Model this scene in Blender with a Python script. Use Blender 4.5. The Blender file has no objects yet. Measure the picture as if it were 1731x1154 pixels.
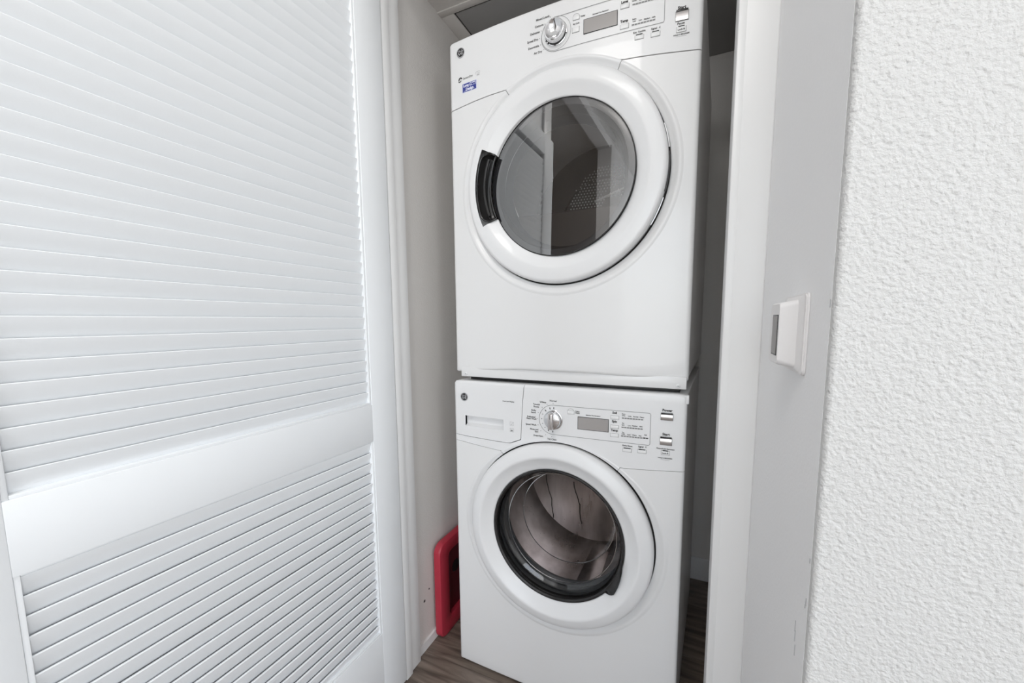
import bpy, bmesh, math, random
from mathutils import Vector, Matrix
random.seed(4)
PI = math.pi
scene = bpy.context.scene
COL = scene.collection

# ------------------------------------------------------------------ camera
cam_d = bpy.data.cameras.new('camera')
cam = bpy.data.objects.new('camera', cam_d); COL.objects.link(cam)
YAW, PITCH, ROLL = 0.417355, 0.106154, -0.005487
fwd = Vector((-math.sin(YAW)*math.cos(PITCH), math.cos(YAW)*math.cos(PITCH), -math.sin(PITCH)))
rt = Vector((math.cos(YAW), math.sin(YAW), 0)); up = rt.cross(fwd)
r2 = rt*math.cos(ROLL)+up*math.sin(ROLL); u2 = -rt*math.sin(ROLL)+up*math.cos(ROLL)
m = Matrix((r2, u2, -fwd)).transposed().to_4x4(); m.translation = (0.3032, -0.8999, 1.0165)
cam.matrix_world = m
cam_d.sensor_width = 36; cam_d.lens = 658.3*36/1731
cam_d.shift_x = -(879.08-865.5)/1731; cam_d.shift_y = (611.9-577)/1731
cam_d.clip_start = 0.02
scene.camera = cam

# ------------------------------------------------------------------ world, light, exposure
w = bpy.data.worlds.new('world'); scene.world = w; w.use_nodes = True
nt = w.node_tree; nt.nodes.clear()
o_ = nt.nodes.new('ShaderNodeOutputWorld'); b_ = nt.nodes.new('ShaderNodeBackground')
s_ = nt.nodes.new('ShaderNodeTexSky'); s_.sky_type = 'NISHITA'; s_.sun_disc = False; s_.sun_elevation = math.radians(40)
b_.inputs['Strength'].default_value = 0.25
nt.links.new(s_.outputs[0], b_.inputs['Color']); nt.links.new(b_.outputs[0], o_.inputs['Surface'])

def area(name, loc, direction, sx, sy, power, col):
    d = bpy.data.lights.new(name, 'AREA'); d.shape = 'RECTANGLE'; d.size = sx; d.size_y = sy; d.energy = power; d.color = col
    o = bpy.data.objects.new(name, d); COL.objects.link(o); o.location = loc
    o.rotation_euler = Vector(direction).to_track_quat('-Z', 'Y').to_euler()
    return o
area('daylight_right_window', (2.55, -2.0, 1.20), (-1, 0, 0), 1.5, 1.5, 29, (0.96, 0.98, 1.0))
area('added_back_light', (0.65, -3.33, 1.30), (0, 1, 0), 1.3, 1.7, 20, (0.97, 0.99, 1.0))  # added source, sized to light the washer from the front
area('ceiling_lamp_light', (0.02, -1.35, 2.36), (0, 0, -1), 0.34, 0.34, 6.0, (1.0, 0.975, 0.95))

scene.view_settings.view_transform = 'Standard'
scene.view_settings.look = 'None'
scene.view_settings.gamma = 1
scene.view_settings.use_curve_mapping = False
scene.view_settings.exposure = 0.37
scene.cycles.use_denoising = True
scene.cycles.max_bounces = 10; scene.cycles.diffuse_bounces = 6; scene.cycles.glossy_bounces = 5
scene.cycles.transparent_max_bounces = 12

# ------------------------------------------------------------------ materials
def nodes(name):
    m = bpy.data.materials.new(name); m.use_nodes = True
    t = m.node_tree; return m, t, t.nodes['Principled BSDF']
def mat(name, col, rough=0.5, metal=0.0, noise=None, bump=None, coat=0.0, spec=0.5):
    """noise = (scale, amount) colour variation; bump = (scale, distance, detail)"""
    m, t, p = nodes(name)
    p.inputs['Base Color'].default_value = (*col, 1); p.inputs['Roughness'].default_value = rough
    p.inputs['Metallic'].default_value = metal; p.inputs['Coat Weight'].default_value = coat
    p.inputs['Specular IOR Level'].default_value = spec
    tc = t.nodes.new('ShaderNodeTexCoord')
    if noise:
        n = t.nodes.new('ShaderNodeTexNoise'); n.inputs['Scale'].default_value = noise[0]; n.inputs['Detail'].default_value = 4
        t.links.new(tc.outputs['Object'], n.inputs['Vector'])
        mx = t.nodes.new('ShaderNodeMix'); mx.data_type = 'RGBA'
        mx.inputs[6].default_value = (*[c*(1-noise[1]) for c in col], 1)
        mx.inputs[7].default_value = (*[min(1, c*(1+noise[1])) for c in col], 1)
        t.links.new(n.outputs['Fac'], mx.inputs[0]); t.links.new(mx.outputs[2], p.inputs['Base Color'])
    if bump:
        n = t.nodes.new('ShaderNodeTexNoise'); n.inputs['Scale'].default_value = bump[0]; n.inputs['Detail'].default_value = bump[2]
        t.links.new(tc.outputs['Object'], n.inputs['Vector'])
        b = t.nodes.new('ShaderNodeBump'); b.inputs['Distance'].default_value = bump[1]; b.inputs['Strength'].default_value = 1
        t.links.new(n.outputs['Fac'], b.inputs['Height']); t.links.new(b.outputs[0], p.inputs['Normal'])
    return m
def glass_mat(name, tint, f0=0.06, rough=0.01):
    """thin tinted sheet: what lies behind shows through, the room reflects in it by the angle it is seen at"""
    m = bpy.data.materials.new(name); m.use_nodes = True; t = m.node_tree; t.nodes.clear()
    out = t.nodes.new('ShaderNodeOutputMaterial'); mix = t.nodes.new('ShaderNodeMixShader')
    tr = t.nodes.new('ShaderNodeBsdfTransparent'); tr.inputs[0].default_value = (*tint, 1)
    gl = t.nodes.new('ShaderNodeBsdfGlossy'); gl.inputs['Roughness'].default_value = rough
    lw = t.nodes.new('ShaderNodeFresnel'); lw.inputs['IOR'].default_value = 1.55
    ad = t.nodes.new('ShaderNodeMath'); ad.operation = 'MULTIPLY_ADD'; ad.inputs[1].default_value = 1.0; ad.inputs[2].default_value = f0
    t.links.new(lw.outputs[0], ad.inputs[0]); t.links.new(ad.outputs[0], mix.inputs[0])
    t.links.new(tr.outputs[0], mix.inputs[1]); t.links.new(gl.outputs[0], mix.inputs[2]); t.links.new(mix.outputs[0], out.inputs[0])
    return m
def textured_wall_mat():
    m, t, p = nodes('orange_peel_paint')
    p.inputs['Base Color'].default_value = (0.63, 0.627, 0.62, 1); p.inputs['Roughness'].default_value = 0.6
    tc = t.nodes.new('ShaderNodeTexCoord')
    n1 = t.nodes.new('ShaderNodeTexNoise'); n1.inputs['Scale'].default_value = 300; n1.inputs['Detail'].default_value = 3; n1.inputs['Roughness'].default_value = 0.55
    n2 = t.nodes.new('ShaderNodeTexVoronoi'); n2.inputs['Scale'].default_value = 210; n2.feature = 'SMOOTH_F1'
    ad = t.nodes.new('ShaderNodeMath'); ad.operation = 'MULTIPLY_ADD'; ad.inputs[1].default_value = -0.5
    b = t.nodes.new('ShaderNodeBump'); b.inputs['Distance'].default_value = 0.0017; b.inputs['Strength'].default_value = 1
    t.links.new(tc.outputs['Object'], n1.inputs['Vector']); t.links.new(tc.outputs['Object'], n2.inputs['Vector'])
    t.links.new(n2.outputs['Distance'], ad.inputs[0]); t.links.new(n1.outputs['Fac'], ad.inputs[2])
    t.links.new(ad.outputs[0], b.inputs['Height']); t.links.new(b.outputs[0], p.inputs['Normal'])
    return m
def plank_mat():
    m, t, p = nodes('grey_brown_vinyl')
    p.inputs['Roughness'].default_value = 0.45
    tc = t.nodes.new('ShaderNodeTexCoord'); mp = t.nodes.new('ShaderNodeMapping'); mp.inputs['Scale'].default_value = (2.2, 20, 20)
    n = t.nodes.new('ShaderNodeTexNoise'); n.inputs['Scale'].default_value = 2.6; n.inputs['Detail'].default_value = 8; n.inputs['Distortion'].default_value = 0.6
    oi = t.nodes.new('ShaderNodeObjectInfo')
    ad = t.nodes.new('ShaderNodeVectorMath'); ad.operation = 'ADD'
    cr = t.nodes.new('ShaderNodeValToRGB')
    e = cr.color_ramp.elements; e[0].position = 0.33; e[0].color = (0.085, 0.066, 0.053, 1); e[1].position = 0.72; e[1].color = (0.28, 0.228, 0.19, 1)
    mm = cr.color_ramp.elements.new(0.5); mm.color = (0.165, 0.129, 0.105, 1)
    sc = t.nodes.new('ShaderNodeVectorMath'); sc.operation = 'SCALE'; sc.inputs[3].default_value = 17
    cb = t.nodes.new('ShaderNodeCombineXYZ')
    for k in range(3): t.links.new(oi.outputs['Random'], cb.inputs[k])
    t.links.new(cb.outputs[0], sc.inputs[0]); t.links.new(tc.outputs['Object'], mp.inputs['Vector'])
    t.links.new(mp.outputs[0], ad.inputs[0]); t.links.new(sc.outputs[0], ad.inputs[1])
    t.links.new(ad.outputs[0], n.inputs['Vector']); t.links.new(n.outputs['Fac'], cr.inputs[0])
    t.links.new(cr.outputs[0], p.inputs['Base Color'])
    b = t.nodes.new('ShaderNodeBump'); b.inputs['Distance'].default_value = 0.0006
    t.links.new(n.outputs['Fac'], b.inputs['Height']); t.links.new(b.outputs[0], p.inputs['Normal'])
    return m
def steel_drum_mat():
    m, t, p = nodes('drum_steel')
    p.inputs['Metallic'].default_value = 1.0
    tc = t.nodes.new('ShaderNodeTexCoord')
    n = t.nodes.new('ShaderNodeTexNoise'); n.inputs['Scale'].default_value = 9; n.inputs['Detail'].default_value = 6
    cr = t.nodes.new('ShaderNodeValToRGB'); e = cr.color_ramp.elements
    e[0].position = 0.35; e[0].color = (0.38, 0.33, 0.315, 1); e[1].position = 0.7; e[1].color = (0.86, 0.80, 0.78, 1)
    mp = t.nodes.new('ShaderNodeMapping'); mp.inputs['Scale'].default_value = (1.6, 1, .35)
    t.links.new(tc.outputs['Object'], mp.inputs[0]); t.links.new(mp.outputs[0], n.inputs['Vector']); t.links.new(n.outputs['Fac'], cr.inputs[0]); t.links.new(cr.outputs[0], p.inputs['Base Color'])
    mr = t.nodes.new('ShaderNodeMapRange'); mr.inputs[3].default_value = 0.18; mr.inputs[4].default_value = 0.42
    t.links.new(n.outputs['Fac'], mr.inputs[0]); t.links.new(mr.outputs[0], p.inputs['Roughness'])
    return m
M = {
 'appliance': mat('white_enamel', (0.79, 0.787, 0.787), 0.34, noise=(3, 0.01), coat=0.15),
 'appliance_trim': mat('white_plastic', (0.80, 0.80, 0.805), 0.36, noise=(4, 0.01), coat=0.12),
 'button': mat('button_white', (0.82, 0.82, 0.82), 0.3, noise=(20, 0.01)),
 'door_paint': mat('white_satin_paint', (0.84, 0.857, 0.873), 0.52, noise=(3, 0.012), bump=(60, 0.00015, 3)),
 'trim_paint': mat('white_trim_paint', (0.83, 0.828, 0.825), 0.36, noise=(3, 0.012), bump=(50, 0.0002, 3)),
 'wall': mat('pale_grey_wall_paint', (0.88, 0.876, 0.88), 0.6, noise=(1.6, 0.02), bump=(240, 0.00035, 3)),
 'closet': mat('beige_closet_paint', (0.74, 0.715, 0.69), 0.65, noise=(2, 0.025), bump=(260, 0.0006, 4)),
 'ceil': mat('ceiling_paint', (0.86, 0.86, 0.85), 0.7, noise=(2, 0.02), bump=(150, 0.0006, 3)),
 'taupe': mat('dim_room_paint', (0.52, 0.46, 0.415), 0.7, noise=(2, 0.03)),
 'hatch': mat('grey_hatch_board', (0.33, 0.325, 0.32), 0.5, noise=(5, 0.03)),
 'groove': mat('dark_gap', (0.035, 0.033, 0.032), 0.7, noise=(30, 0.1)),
 'black': mat('black_plastic', (0.018, 0.017, 0.017), 0.25, noise=(30, 0.1)),
 'rubber': mat('grey_rubber_seal', (0.055, 0.06, 0.066), 0.36, noise=(20, 0.1)),
 'ink': mat('dark_print', (0.05, 0.048, 0.048), 0.5, noise=(60, 0.05)),
 'ink_soft': mat('grey_print', (0.25, 0.25, 0.25), 0.5, noise=(60, 0.05)),
 'chrome': mat('chrome', (0.78, 0.78, 0.79), 0.14, 1.0, noise=(30, 0.05)),
 'satin': mat('satin_silver', (0.62, 0.59, 0.58), 0.32, 0.8, noise=(80, 0.05)),
 'lcd': mat('grey_display', (0.36, 0.34, 0.33), 0.14, noise=(40, 0.03)),
 'window_print': mat('smoked_ring', (0.045, 0.045, 0.05), 0.25, noise=(20, 0.05), spec=0.8),
 'steel': steel_drum_mat(),
 'drum_grey': mat('dryer_drum_paint', (0.80, 0.79, 0.78), 0.45, noise=(6, 0.05)),
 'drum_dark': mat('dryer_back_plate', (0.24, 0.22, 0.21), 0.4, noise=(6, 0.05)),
 'silver_print': mat('silver_print', (0.45, 0.45, 0.46), 0.4, noise=(60, 0.03)),
 'hole': mat('bright_perforation', (0.97, 0.97, 0.96), 0.3, noise=(60, 0.02)),  # near-white stands in for light catching the drum holes
 'lint': mat('brown_black_plastic', (0.055, 0.045, 0.04), 0.45, noise=(12, 0.08)),
 'blue': mat('blue_sticker', (0.03, 0.045, 0.28), 0.4, noise=(60, 0.05)),
 'sticker_white': mat('sticker_white', (0.75, 0.76, 0.9), 0.4, noise=(60, 0.02)),
 'red': mat('red_plastic', (0.46, 0.034, 0.060), 0.38, noise=(14, 0.08)),
 'red_dark': mat('dark_red_plastic', (0.10, 0.012, 0.018), 0.45, noise=(14, 0.1)),
 'device': mat('white_device', (0.82, 0.80, 0.795), 0.35, noise=(30, 0.01)),
 'textured': textured_wall_mat(), 'plank': plank_mat(),
 'glass': glass_mat('clear_bowl_glass', (0.95, 0.95, 0.95), 0.02),
 'dryer_glass': glass_mat('smoked_window_glass', (0.96, 0.955, 0.95), 0.21),
 'pane': glass_mat('window_pane', (0.95, 0.96, 0.97), 0.02),
}
_l, _t, _p = nodes('lamp_diffuser'); _p.inputs['Emission Color'].default_value = (1, 0.95, 0.88, 1); _p.inputs['Emission Strength'].default_value = 3.0; M['lamp'] = _l

# ------------------------------------------------------------------ mesh helpers
def finish(name, bm, m, parent=None, smooth=True, ang=0.6, loc=None):
    bm.normal_update()
    if smooth:
        for f in bm.faces: f.smooth = True
        for e in bm.edges:
            if len(e.link_faces) == 2: e.smooth = e.calc_face_angle(0) < ang
    me = bpy.data.meshes.new(name); bm.to_mesh(me); bm.free()
    for x in (m if isinstance(m, (list, tuple)) else [m]): me.materials.append(x)
    o = bpy.data.objects.new(name, me); COL.objects.link(o)
    if parent is not None: o.parent = parent
    if loc is not None: o.location = loc
    return o
def box(bm, x0, x1, y0, y1, z0, z1, bev=0.0, seg=2):
    vs = [bm.verts.new((x, y, z)) for x in (x0, x1) for y in (y0, y1) for z in (z0, z1)]
    fs = [bm.faces.new([vs[i] for i in q]) for q in ((0,1,3,2), (4,6,7,5), (0,4,5,1), (2,3,7,6), (0,2,6,4), (1,5,7,3))]
    bmesh.ops.recalc_face_normals(bm, faces=fs)
    if bev:
        es = {e for f in fs for e in f.edges}
        bmesh.ops.bevel(bm, geom=list(es), offset=bev, segments=seg, affect='EDGES', profile=0.5)
def prism(bm, poly, axis, a0, a1):
    """poly: 2D outline; axis 0: (y,z) outline swept in x, 1: (x,z) swept in y, 2: (x,y) swept in z"""
    def P(p, a): return ((a, p[0], p[1]), (p[0], a, p[1]), (p[0], p[1], a))[axis]
    A = [bm.verts.new(P(p, a0)) for p in poly]; B = [bm.verts.new(P(p, a1)) for p in poly]
    n = len(poly); fs = [bm.faces.new(A), bm.faces.new(B)]
    for i in range(n): fs.append(bm.faces.new((A[i], A[(i+1) % n], B[(i+1) % n], B[i])))
    bmesh.ops.recalc_face_normals(bm, faces=fs)
    return fs
def lathe(bm, prof, cx, cz, n=160, a0=0.0, a1=2*PI, skip=None, base=None):
    """prof (r, y) turned about the y axis through (cx, cz)"""
    full = abs(a1-a0-2*PI) < 1e-6; k = n if full else n+1; rings = []
    for i in range(k):
        a = a0+(a1-a0)*i/n
        ring = []
        for r, y in prof:
            x = cx+r*math.cos(a)
            ring.append(bm.verts.new((x, y+(base(x) if base else 0), cz+r*math.sin(a))))
        rings.append(ring)
    for i in range(n):
        A = rings[i]; B = rings[(i+1) % k]; am = a0+(a1-a0)*(i+.5)/n
        for j in range(len(prof)-1):
            if skip and skip(am, (prof[j][0]+prof[j+1][0])/2, j): continue
            bm.faces.new((A[j], B[j], B[j+1], A[j+1]))
def tube(bm, pts, r, n=8, closed=False):
    N = len(pts); rings = []
    for i, p in enumerate(pts):
        p = Vector(p); a = Vector(pts[(i-1) % N] if (closed or i) else pts[i]); b = Vector(pts[(i+1) % N] if (closed or i < N-1) else pts[i])
        d = (b-a).normalized(); ref = Vector((0, 1, 0)) if abs(d.y) < .9 else Vector((1, 0, 0))
        u = d.cross(ref).normalized(); v = d.cross(u)
        rings.append([bm.verts.new(p+r*(math.cos(2*PI*k/n)*u+math.sin(2*PI*k/n)*v)) for k in range(n)])
    for i in range(N if closed else N-1):
        A = rings[i]; B = rings[(i+1) % N]
        for k in range(n): bm.faces.new((A[k], A[(k+1) % n], B[(k+1) % n], B[k]))
    if not closed:
        bm.faces.new(rings[0]); bm.faces.new(rings[-1])
def interp(pts):
    def f(x):
        if x <= pts[0][0]: return pts[0][1]
        for (a, b), (c, d) in zip(pts, pts[1:]):
            if x <= c:
                t = (x-a)/(c-a); return b+(d-b)*t
        return pts[-1][1]
    return f
def new(): return bmesh.new()
def struct(name, bm, m, parent=None, **k):
    o = finish(name, bm, m, parent, **k)
    if parent is None: o['kind'] = 'structure'
    return o
def sbox(name, m, *b, bev=0.0, parent=None):
    bm = new(); box(bm, *b, bev=bev); return struct(name, bm, m, parent)
def thing(name, label, cat, loc=(0, 0, 0), group=None):
    o = bpy.data.objects.new(name, None); COL.objects.link(o); o.location = loc
    o['label'] = label; o['category'] = cat
    if group: o['group'] = group
    return o
def part(name, bm, m, t, **k):
    """shapes are modelled in world coordinates; the part hangs on its thing without moving"""
    o = finish(name, bm, m, **k); o.parent = t
    root = t
    off = Vector((0, 0, 0))
    while root is not None: off += root.location; root = root.parent
    o.data.transform(Matrix.Translation(-off))
    return o

# ------------------------------------------------------------------ the room shell
FY = -0.104            # hall face of the closet wall
fl = sbox('floor', M['groove'], -1.9, 2.7, -3.5, 0.74, -0.05, -0.004)
row = 0; y = 0.74
while y > -3.5:
    y0 = max(y-0.15, -3.5); x = -1.9-random.random()*0.8
    while x < 2.7:
        x0 = max(x, -1.9); x1 = min(x+1.2, 2.7); x += 1.2
        if x1-x0 < 0.02: continue
        bm = new(); box(bm, x0+.0006, x1-.0006, y0+.0006, y-.0006, -0.004, 0.0)
        o = finish('plank', bm, M['plank'], fl, smooth=False)
    y = y0
# closet
sbox('wall_closet_left', M['closet'], -0.53, -0.4245, -0.045, 0.72, 0, 2.44)
sbox('wall_closet_back', M['closet'], -0.53, 0.53, 0.70, 0.80, 0, 2.44)
sbox('wall_closet_right', M['closet'], 0.425, 0.53, -0.045, 0.72, 0, 2.44)
sbox('ceiling_closet', M['closet'], -0.53, 0.53, -0.045, 0.80, 2.44, 2.50)
bm = new(); prism(bm, [(-0.045, 0.0), (-0.045, 0.028), (0.70, 0.028), (0.70, 0.0)], 0, -0.4245, -0.4175)
struct('baseboard_closet_left', bm, M['trim_paint'])
sbox('baseboard_closet_back', M['trim_paint'], -0.415, 0.425, 0.689, 0.70, 0, 0.09, bev=0.002)
# low closet ceiling with a framed access board in it
sf = sbox('ceiling_soffit', M['closet'], -0.4245, 0.425, -0.045, 0.70, 1.925, 2.44)
bm = new()
for a in ((-0.4245, 0.425, 0.150, 0.1715), (-0.4245, -0.381, 0.1715, 0.70)):
    box(bm, a[0], a[1], a[2], a[3], 1.921, 1.925, bev=0.0012)
struct('soffit_frame', bm, M['closet'], sf)
bm = new(); box(bm, -0.3765, 0.4245, 0.176, 0.699, 1.9225, 1.925, bev=0.001)
struct('soffit_panel', bm, M['hatch'], sf)
bm = new(); box(bm, -0.381, 0.4249, 0.1715, 0.70, 1.9245, 1.9255)
struct('soffit_gap', bm, M['groove'], sf)

# partition with the closet opening
sbox('wall_front_left', M['wall'], -0.475, -0.4245, FY, -0.045, 0, 2.44)
sbox('wall_front_right', M['wall'], 0.370, 0.412, FY, -0.045, 0, 2.44)
sbox('wall_front_header', M['wall'], -0.4245, 0.370, FY, -0.045, 1.925, 2.44)
# jambs: a stop and a board with a step between them
jl = sbox('trim_1', M['trim_paint'], -0.4245, -0.408, -0.085, -0.043, 0, 1.925, bev=0.0015)
bm = new(); box(bm, -0.4245, -0.402, -0.112, -0.0868, 0, 1.925, bev=0.0015); struct('jamb_stop', bm, M['trim_paint'], jl)
sbox('trim_2', M['trim_paint'], 0.3525, 0.370, -0.113, -0.043, 0, 1.925, bev=0.0015)
sbox('trim_3', M['trim_paint'], -0.402, 0.3525, -0.106, -0.045, 1.907, 1.925, bev=0.0015)
# casings
def casing(name, x_in, s, z1=1.96):
    pr = [(0.0, 0.0), (0.0, -.004), (.002, -.006), (.0035, -.006), (.0045, -.0045), (.006, -.0045), (.008, -.0085), (.012, -.0095), (.050, -.0125), (.0555, -.0125), (.0575, -.011), (.0575, 0.0)]
    bm = new(); prism(bm, [(x_in+s*a, FY+b) for a, b in pr], 2, 0, z1); return struct(name, bm, M['trim_paint'])
casing('trim_4', 0.3545, 1)
casing('trim_5', -0.4095, -1)
bm = new(); box(bm, -0.46, 0.41, FY-.012, FY, 1.96, 2.017, bev=.002); struct('trim_6', bm, M['trim_paint'])
# hall side wall (smooth, faces left) and the orange-peel wall (faces the camera)
sw = sbox('wall_hall_right', M['wall'], 0.412, 0.53, -0.478, -0.045, 0, 2.44)
bm = new()
R = .004
pl = [(0.4123, -0.478), (0.4123, -0.4875+R)]
for k in range(1, 6):
    a = k/5*PI/2; pl.append((0.4123+R-R*math.cos(a), -0.4875+R-R*math.sin(a)))
pl += [(2.62, -0.4875), (2.62, -0.478)]
prism(bm, pl, 2, 0, 2.44); tw = struct('wall_textured', bm, M['textured'])
bm = new(); prism(bm, [(0.53, -0.478), (2.62, -0.478), (2.62, -0.40), (0.53, -0.40)], 2, 0, 2.44); struct('wall_core', bm, M['wall'], tw)
bm = new()
for yy, zz, h in ((-0.4765, .791, .004), (-0.474, .748, .006), (-0.472, .742, .003), (-0.4775, 1.03, .006)):
    box(bm, 0.4113, 0.4121, yy-.0004, yy+.0004, zz-h*.6, zz+h*.6)
for yy, zz in ((-0.444, .700), (-0.4455, .690), (-0.448, .676)):
    box(bm, 0.4116, 0.4121, yy-.0004, yy+.0004, zz-.006, zz+.006)
struct('paint_chip', bm, M['silver_print'], sw)
bm = new()
for yy, zz, r in ((0.026, .181, .0022), (0.002, .156, .0035)): box(bm, -0.4246, -0.4235, yy-r, yy+r, zz-r, zz+r, bev=.0003)
o = struct('screw_hole', bm, M['ink'], bpy.data.objects['wall_closet_left'])
# rest of the hall and the rooms the glass mirrors
sbox('ceiling', M['ceil'], -1.9, 2.7, -3.5, -0.10, 2.44, 2.50)
sbox('wall_left_near', M['wall'], -0.57, -0.475, -0.95, -0.045, 0, 2.44)
sbox('wall_left_far', M['wall'], -0.57, -0.475, -3.40, -2.05, 0, 2.44)
sbox('wall_left_header', M['wall'], -0.57, -0.475, -2.05, -0.95, 2.38, 2.44)
bm = new(); box(bm, -0.475, -0.462, -2.13, -2.05, 0, 2.40, bev=.002); struct('trim_7', bm, M['trim_paint'])
bm = new(); box(bm, -0.475, -0.462, -0.95, -0.87, 0, 2.40, bev=.002); struct('trim_8', bm, M['trim_paint'])
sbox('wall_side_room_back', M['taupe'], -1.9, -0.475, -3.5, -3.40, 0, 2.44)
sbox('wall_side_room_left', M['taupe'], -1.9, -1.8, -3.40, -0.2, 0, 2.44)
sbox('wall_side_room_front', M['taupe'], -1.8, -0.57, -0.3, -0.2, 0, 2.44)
# panel door standing in the dim side room
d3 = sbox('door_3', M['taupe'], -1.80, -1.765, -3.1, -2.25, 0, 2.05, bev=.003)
bm = new()
for z0, z1 in ((0.2, 0.95), (1.1, 1.9)):
    for y0, y1 in ((-3.0, -2.72), (-2.62, -2.35)): box(bm, -1.767, -1.760, y0, y1, z0, z1, bev=.003)
struct('door_panel', bm, M['taupe'], d3)
# back and right walls with windows, the back one added for its light
def wall_with_window(name, axis, pos, th, a0, a1, w0, w1, z0, z1, n):
    bm = new()
    def B(p, q, r, s):
        if axis == 1: box(bm, p, q, pos-th, pos, r, s)
        else: box(bm, pos, pos+th, p, q, r, s)
    B(a0, w0, 0, 2.44); B(w1, a1, 0, 2.44); B(w0, w1, 0, z0); B(w0, w1, z1, 2.44)
    struct(name, bm, M['wall'])
    bm = new()
    def F(p, q, r, s):
        if axis == 1: box(bm, p, q, pos-.07, pos-.02, r, s, bev=.003)
        else: box(bm, pos+.02, pos+.07, p, q, r, s, bev=.003)
    F(w0, w0+.05, z0, z1); F(w1-.05, w1, z0, z1); F(w0+.05, w1-.05, z0, z0+.05); F(w0+.05, w1-.05, z1-.05, z1); mid = (w0+w1)/2; F(mid-.02, mid+.02, z0+.05, z1-.05)
    wf = struct('window_%d' % n, bm, M['trim_paint'])
    bm = new()
    if axis == 1: box(bm, w0+.05, w1-.05, pos-.048, pos-.044, z0+.05, z1-.05)
    else: box(bm, pos+.044, pos+.048, w0+.05, w1-.05, z0+.05, z1-.05)
    struct('window_pane', bm, M['pane'], wf)
wall_with_window('wall_back', 1, -3.40, .10, -0.475, 2.70, -0.05, 1.35, 0.40, 2.20, 1)  # window_1 is added for its light
wall_with_window('wall_right', 0, 2.60, .10, -3.40, -0.40, -2.75, -1.25, 0.45, 2.05, 2)
t = thing('ceiling_light', 'round flush ceiling lamp with a frosted diffuser behind the camera', 'ceiling light', (0.02, -1.35, 2.44))
bm = new(); bmesh.ops.create_cone(bm, cap_ends=True, segments=48, radius1=.18, radius2=.18, depth=.03, matrix=Matrix.Translation((0.02, -1.35, 2.425))); part('lamp_base', bm, M['device'], t)
bm = new(); bmesh.ops.create_cone(bm, cap_ends=True, segments=48, radius1=.13, radius2=.165, depth=.035, matrix=Matrix.Translation((0.02, -1.35, 2.3925))); part('diffuser', bm, M['lamp'], t)

# ------------------------------------------------------------------ louvered door, swung open against the hall's left wall
DX0, DX1 = -0.435, -0.400; DY0, DY1 = -0.846, -0.116; SY0, SY1 = -0.7535, -0.1985
door = thing('louvered_door', 'white louvered door swung open along the left side of the hall', 'door', (-0.4175, -0.116, 0.008))
for y0, y1 in ((DY0, SY0), (SY1, DY1)):
    bm = new(); box(bm, DX0, DX1, y0, y1, 0.008, 1.88, bev=.0018); part('stile', bm, M['door_paint'], door)
LP = 0.02547
for z0, z1 in ((0.008, 0.2150), (0.7252, 0.8165), (1.79, 1.88)):
    bm = new(); box(bm, DX0+.0003, DX1-.0003, SY0-.0005, SY1+.0005, z0, z1, bev=.0012); part('rail', bm, M['door_paint'], door)
def bead(y0, y1, z0, z1):
    bm = new(); wd = .0055
    for a in ((y0, y0+wd, z0, z1), (y1-wd, y1, z0, z1), (y0+wd, y1-wd, z0, z0+wd*.9), (y0+wd, y1-wd, z1-wd*.3, z1)):
        box(bm, DX0+.004, DX1-.0018, a[0], a[1], a[2], a[3], bev=.0008)
    part('bead', bm, M['door_paint'], door)
bead(SY0, SY1, 0.2150, 0.7252); bead(SY0, SY1, 0.8165, 1.79)
# one slat: near edge high, nearly upright, thin; shared mesh for all
sl = [(-0.4082, .0155), (-0.4050, .0165), (-0.4038, .0155), (-0.4042, .0135), (-0.4112, -.0105), (-0.4130, -.0120), (-0.4150, -.0112), (-0.4155, -.0090)]
slat_me = None
zs = [.8471-.0165+LP*k for k in range(37)]+[.7227-.0165-LP*k for k in range(20)]
for z in zs:
    if slat_me is None:
        bm = new(); prism(bm, [(a+0.4175, b) for a, b in sl], 1, SY0+.004-DY1, SY1-.004-DY1)
        o = finish('slat', bm, M['door_paint'], door); slat_me = o.data
    else:
        o = bpy.data.objects.new('slat', slat_me); COL.objects.link(o); o.parent = door
    o.location = (random.uniform(-.0003, .0003), 0, z+random.uniform(-.0002, .0002)-0.008)
    o.rotation_euler = (0, random.uniform(-.012, .012), 0)
for z in (0.25, 1.02, 1.70):
    bm = new(); bmesh.ops.create_cone(bm, cap_ends=True, segments=16, radius1=.0045, radius2=.0045, depth=.08, matrix=Matrix.Translation((-0.4365, -0.1135, z)))
    box(bm, -0.4372, -0.4352, -0.150, -0.114, z-.04, z+.04); part('hinge', bm, M['trim_paint'], door)

# ------------------------------------------------------------------ shared appliance machinery
W = 0.2985
TEXTS = []     # (string, x, z, size, align, shear, surface, bold offset, bucket)
def txt(bucket, s, x, z, size, al='CENTER', shear=0.0, off=0.0): TEXTS.append((bucket, s, x, z, size, al, shear, off))
def rounded(d, R):
    if d >= R: return 0.0
    d = max(d, 0.0); return R-math.sqrt(max(0, R*R-(R-d)**2))
def linsp(a, b, n): return [a+(b-a)*i/(n-1) for i in range(n)]
EDGE = [0, .0003, .0012, .0027, .0048, .0075]
def columns(cx, rr):
    xs = [-W+e for e in EDGE]+[W-e for e in EDGE]
    xs += [cx+rr*math.sin(PI*(i/72-.5)) for i in range(73)]
    xs += linsp(-W+.010, cx-rr, 4)[:-1]+linsp(cx+rr, W-.010, 4)[1:]
    xs = sorted(xs); out = [xs[0]]
    for x in xs[1:]:
        if x-out[-1] > 2e-5: out.append(x)
    return out
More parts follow.
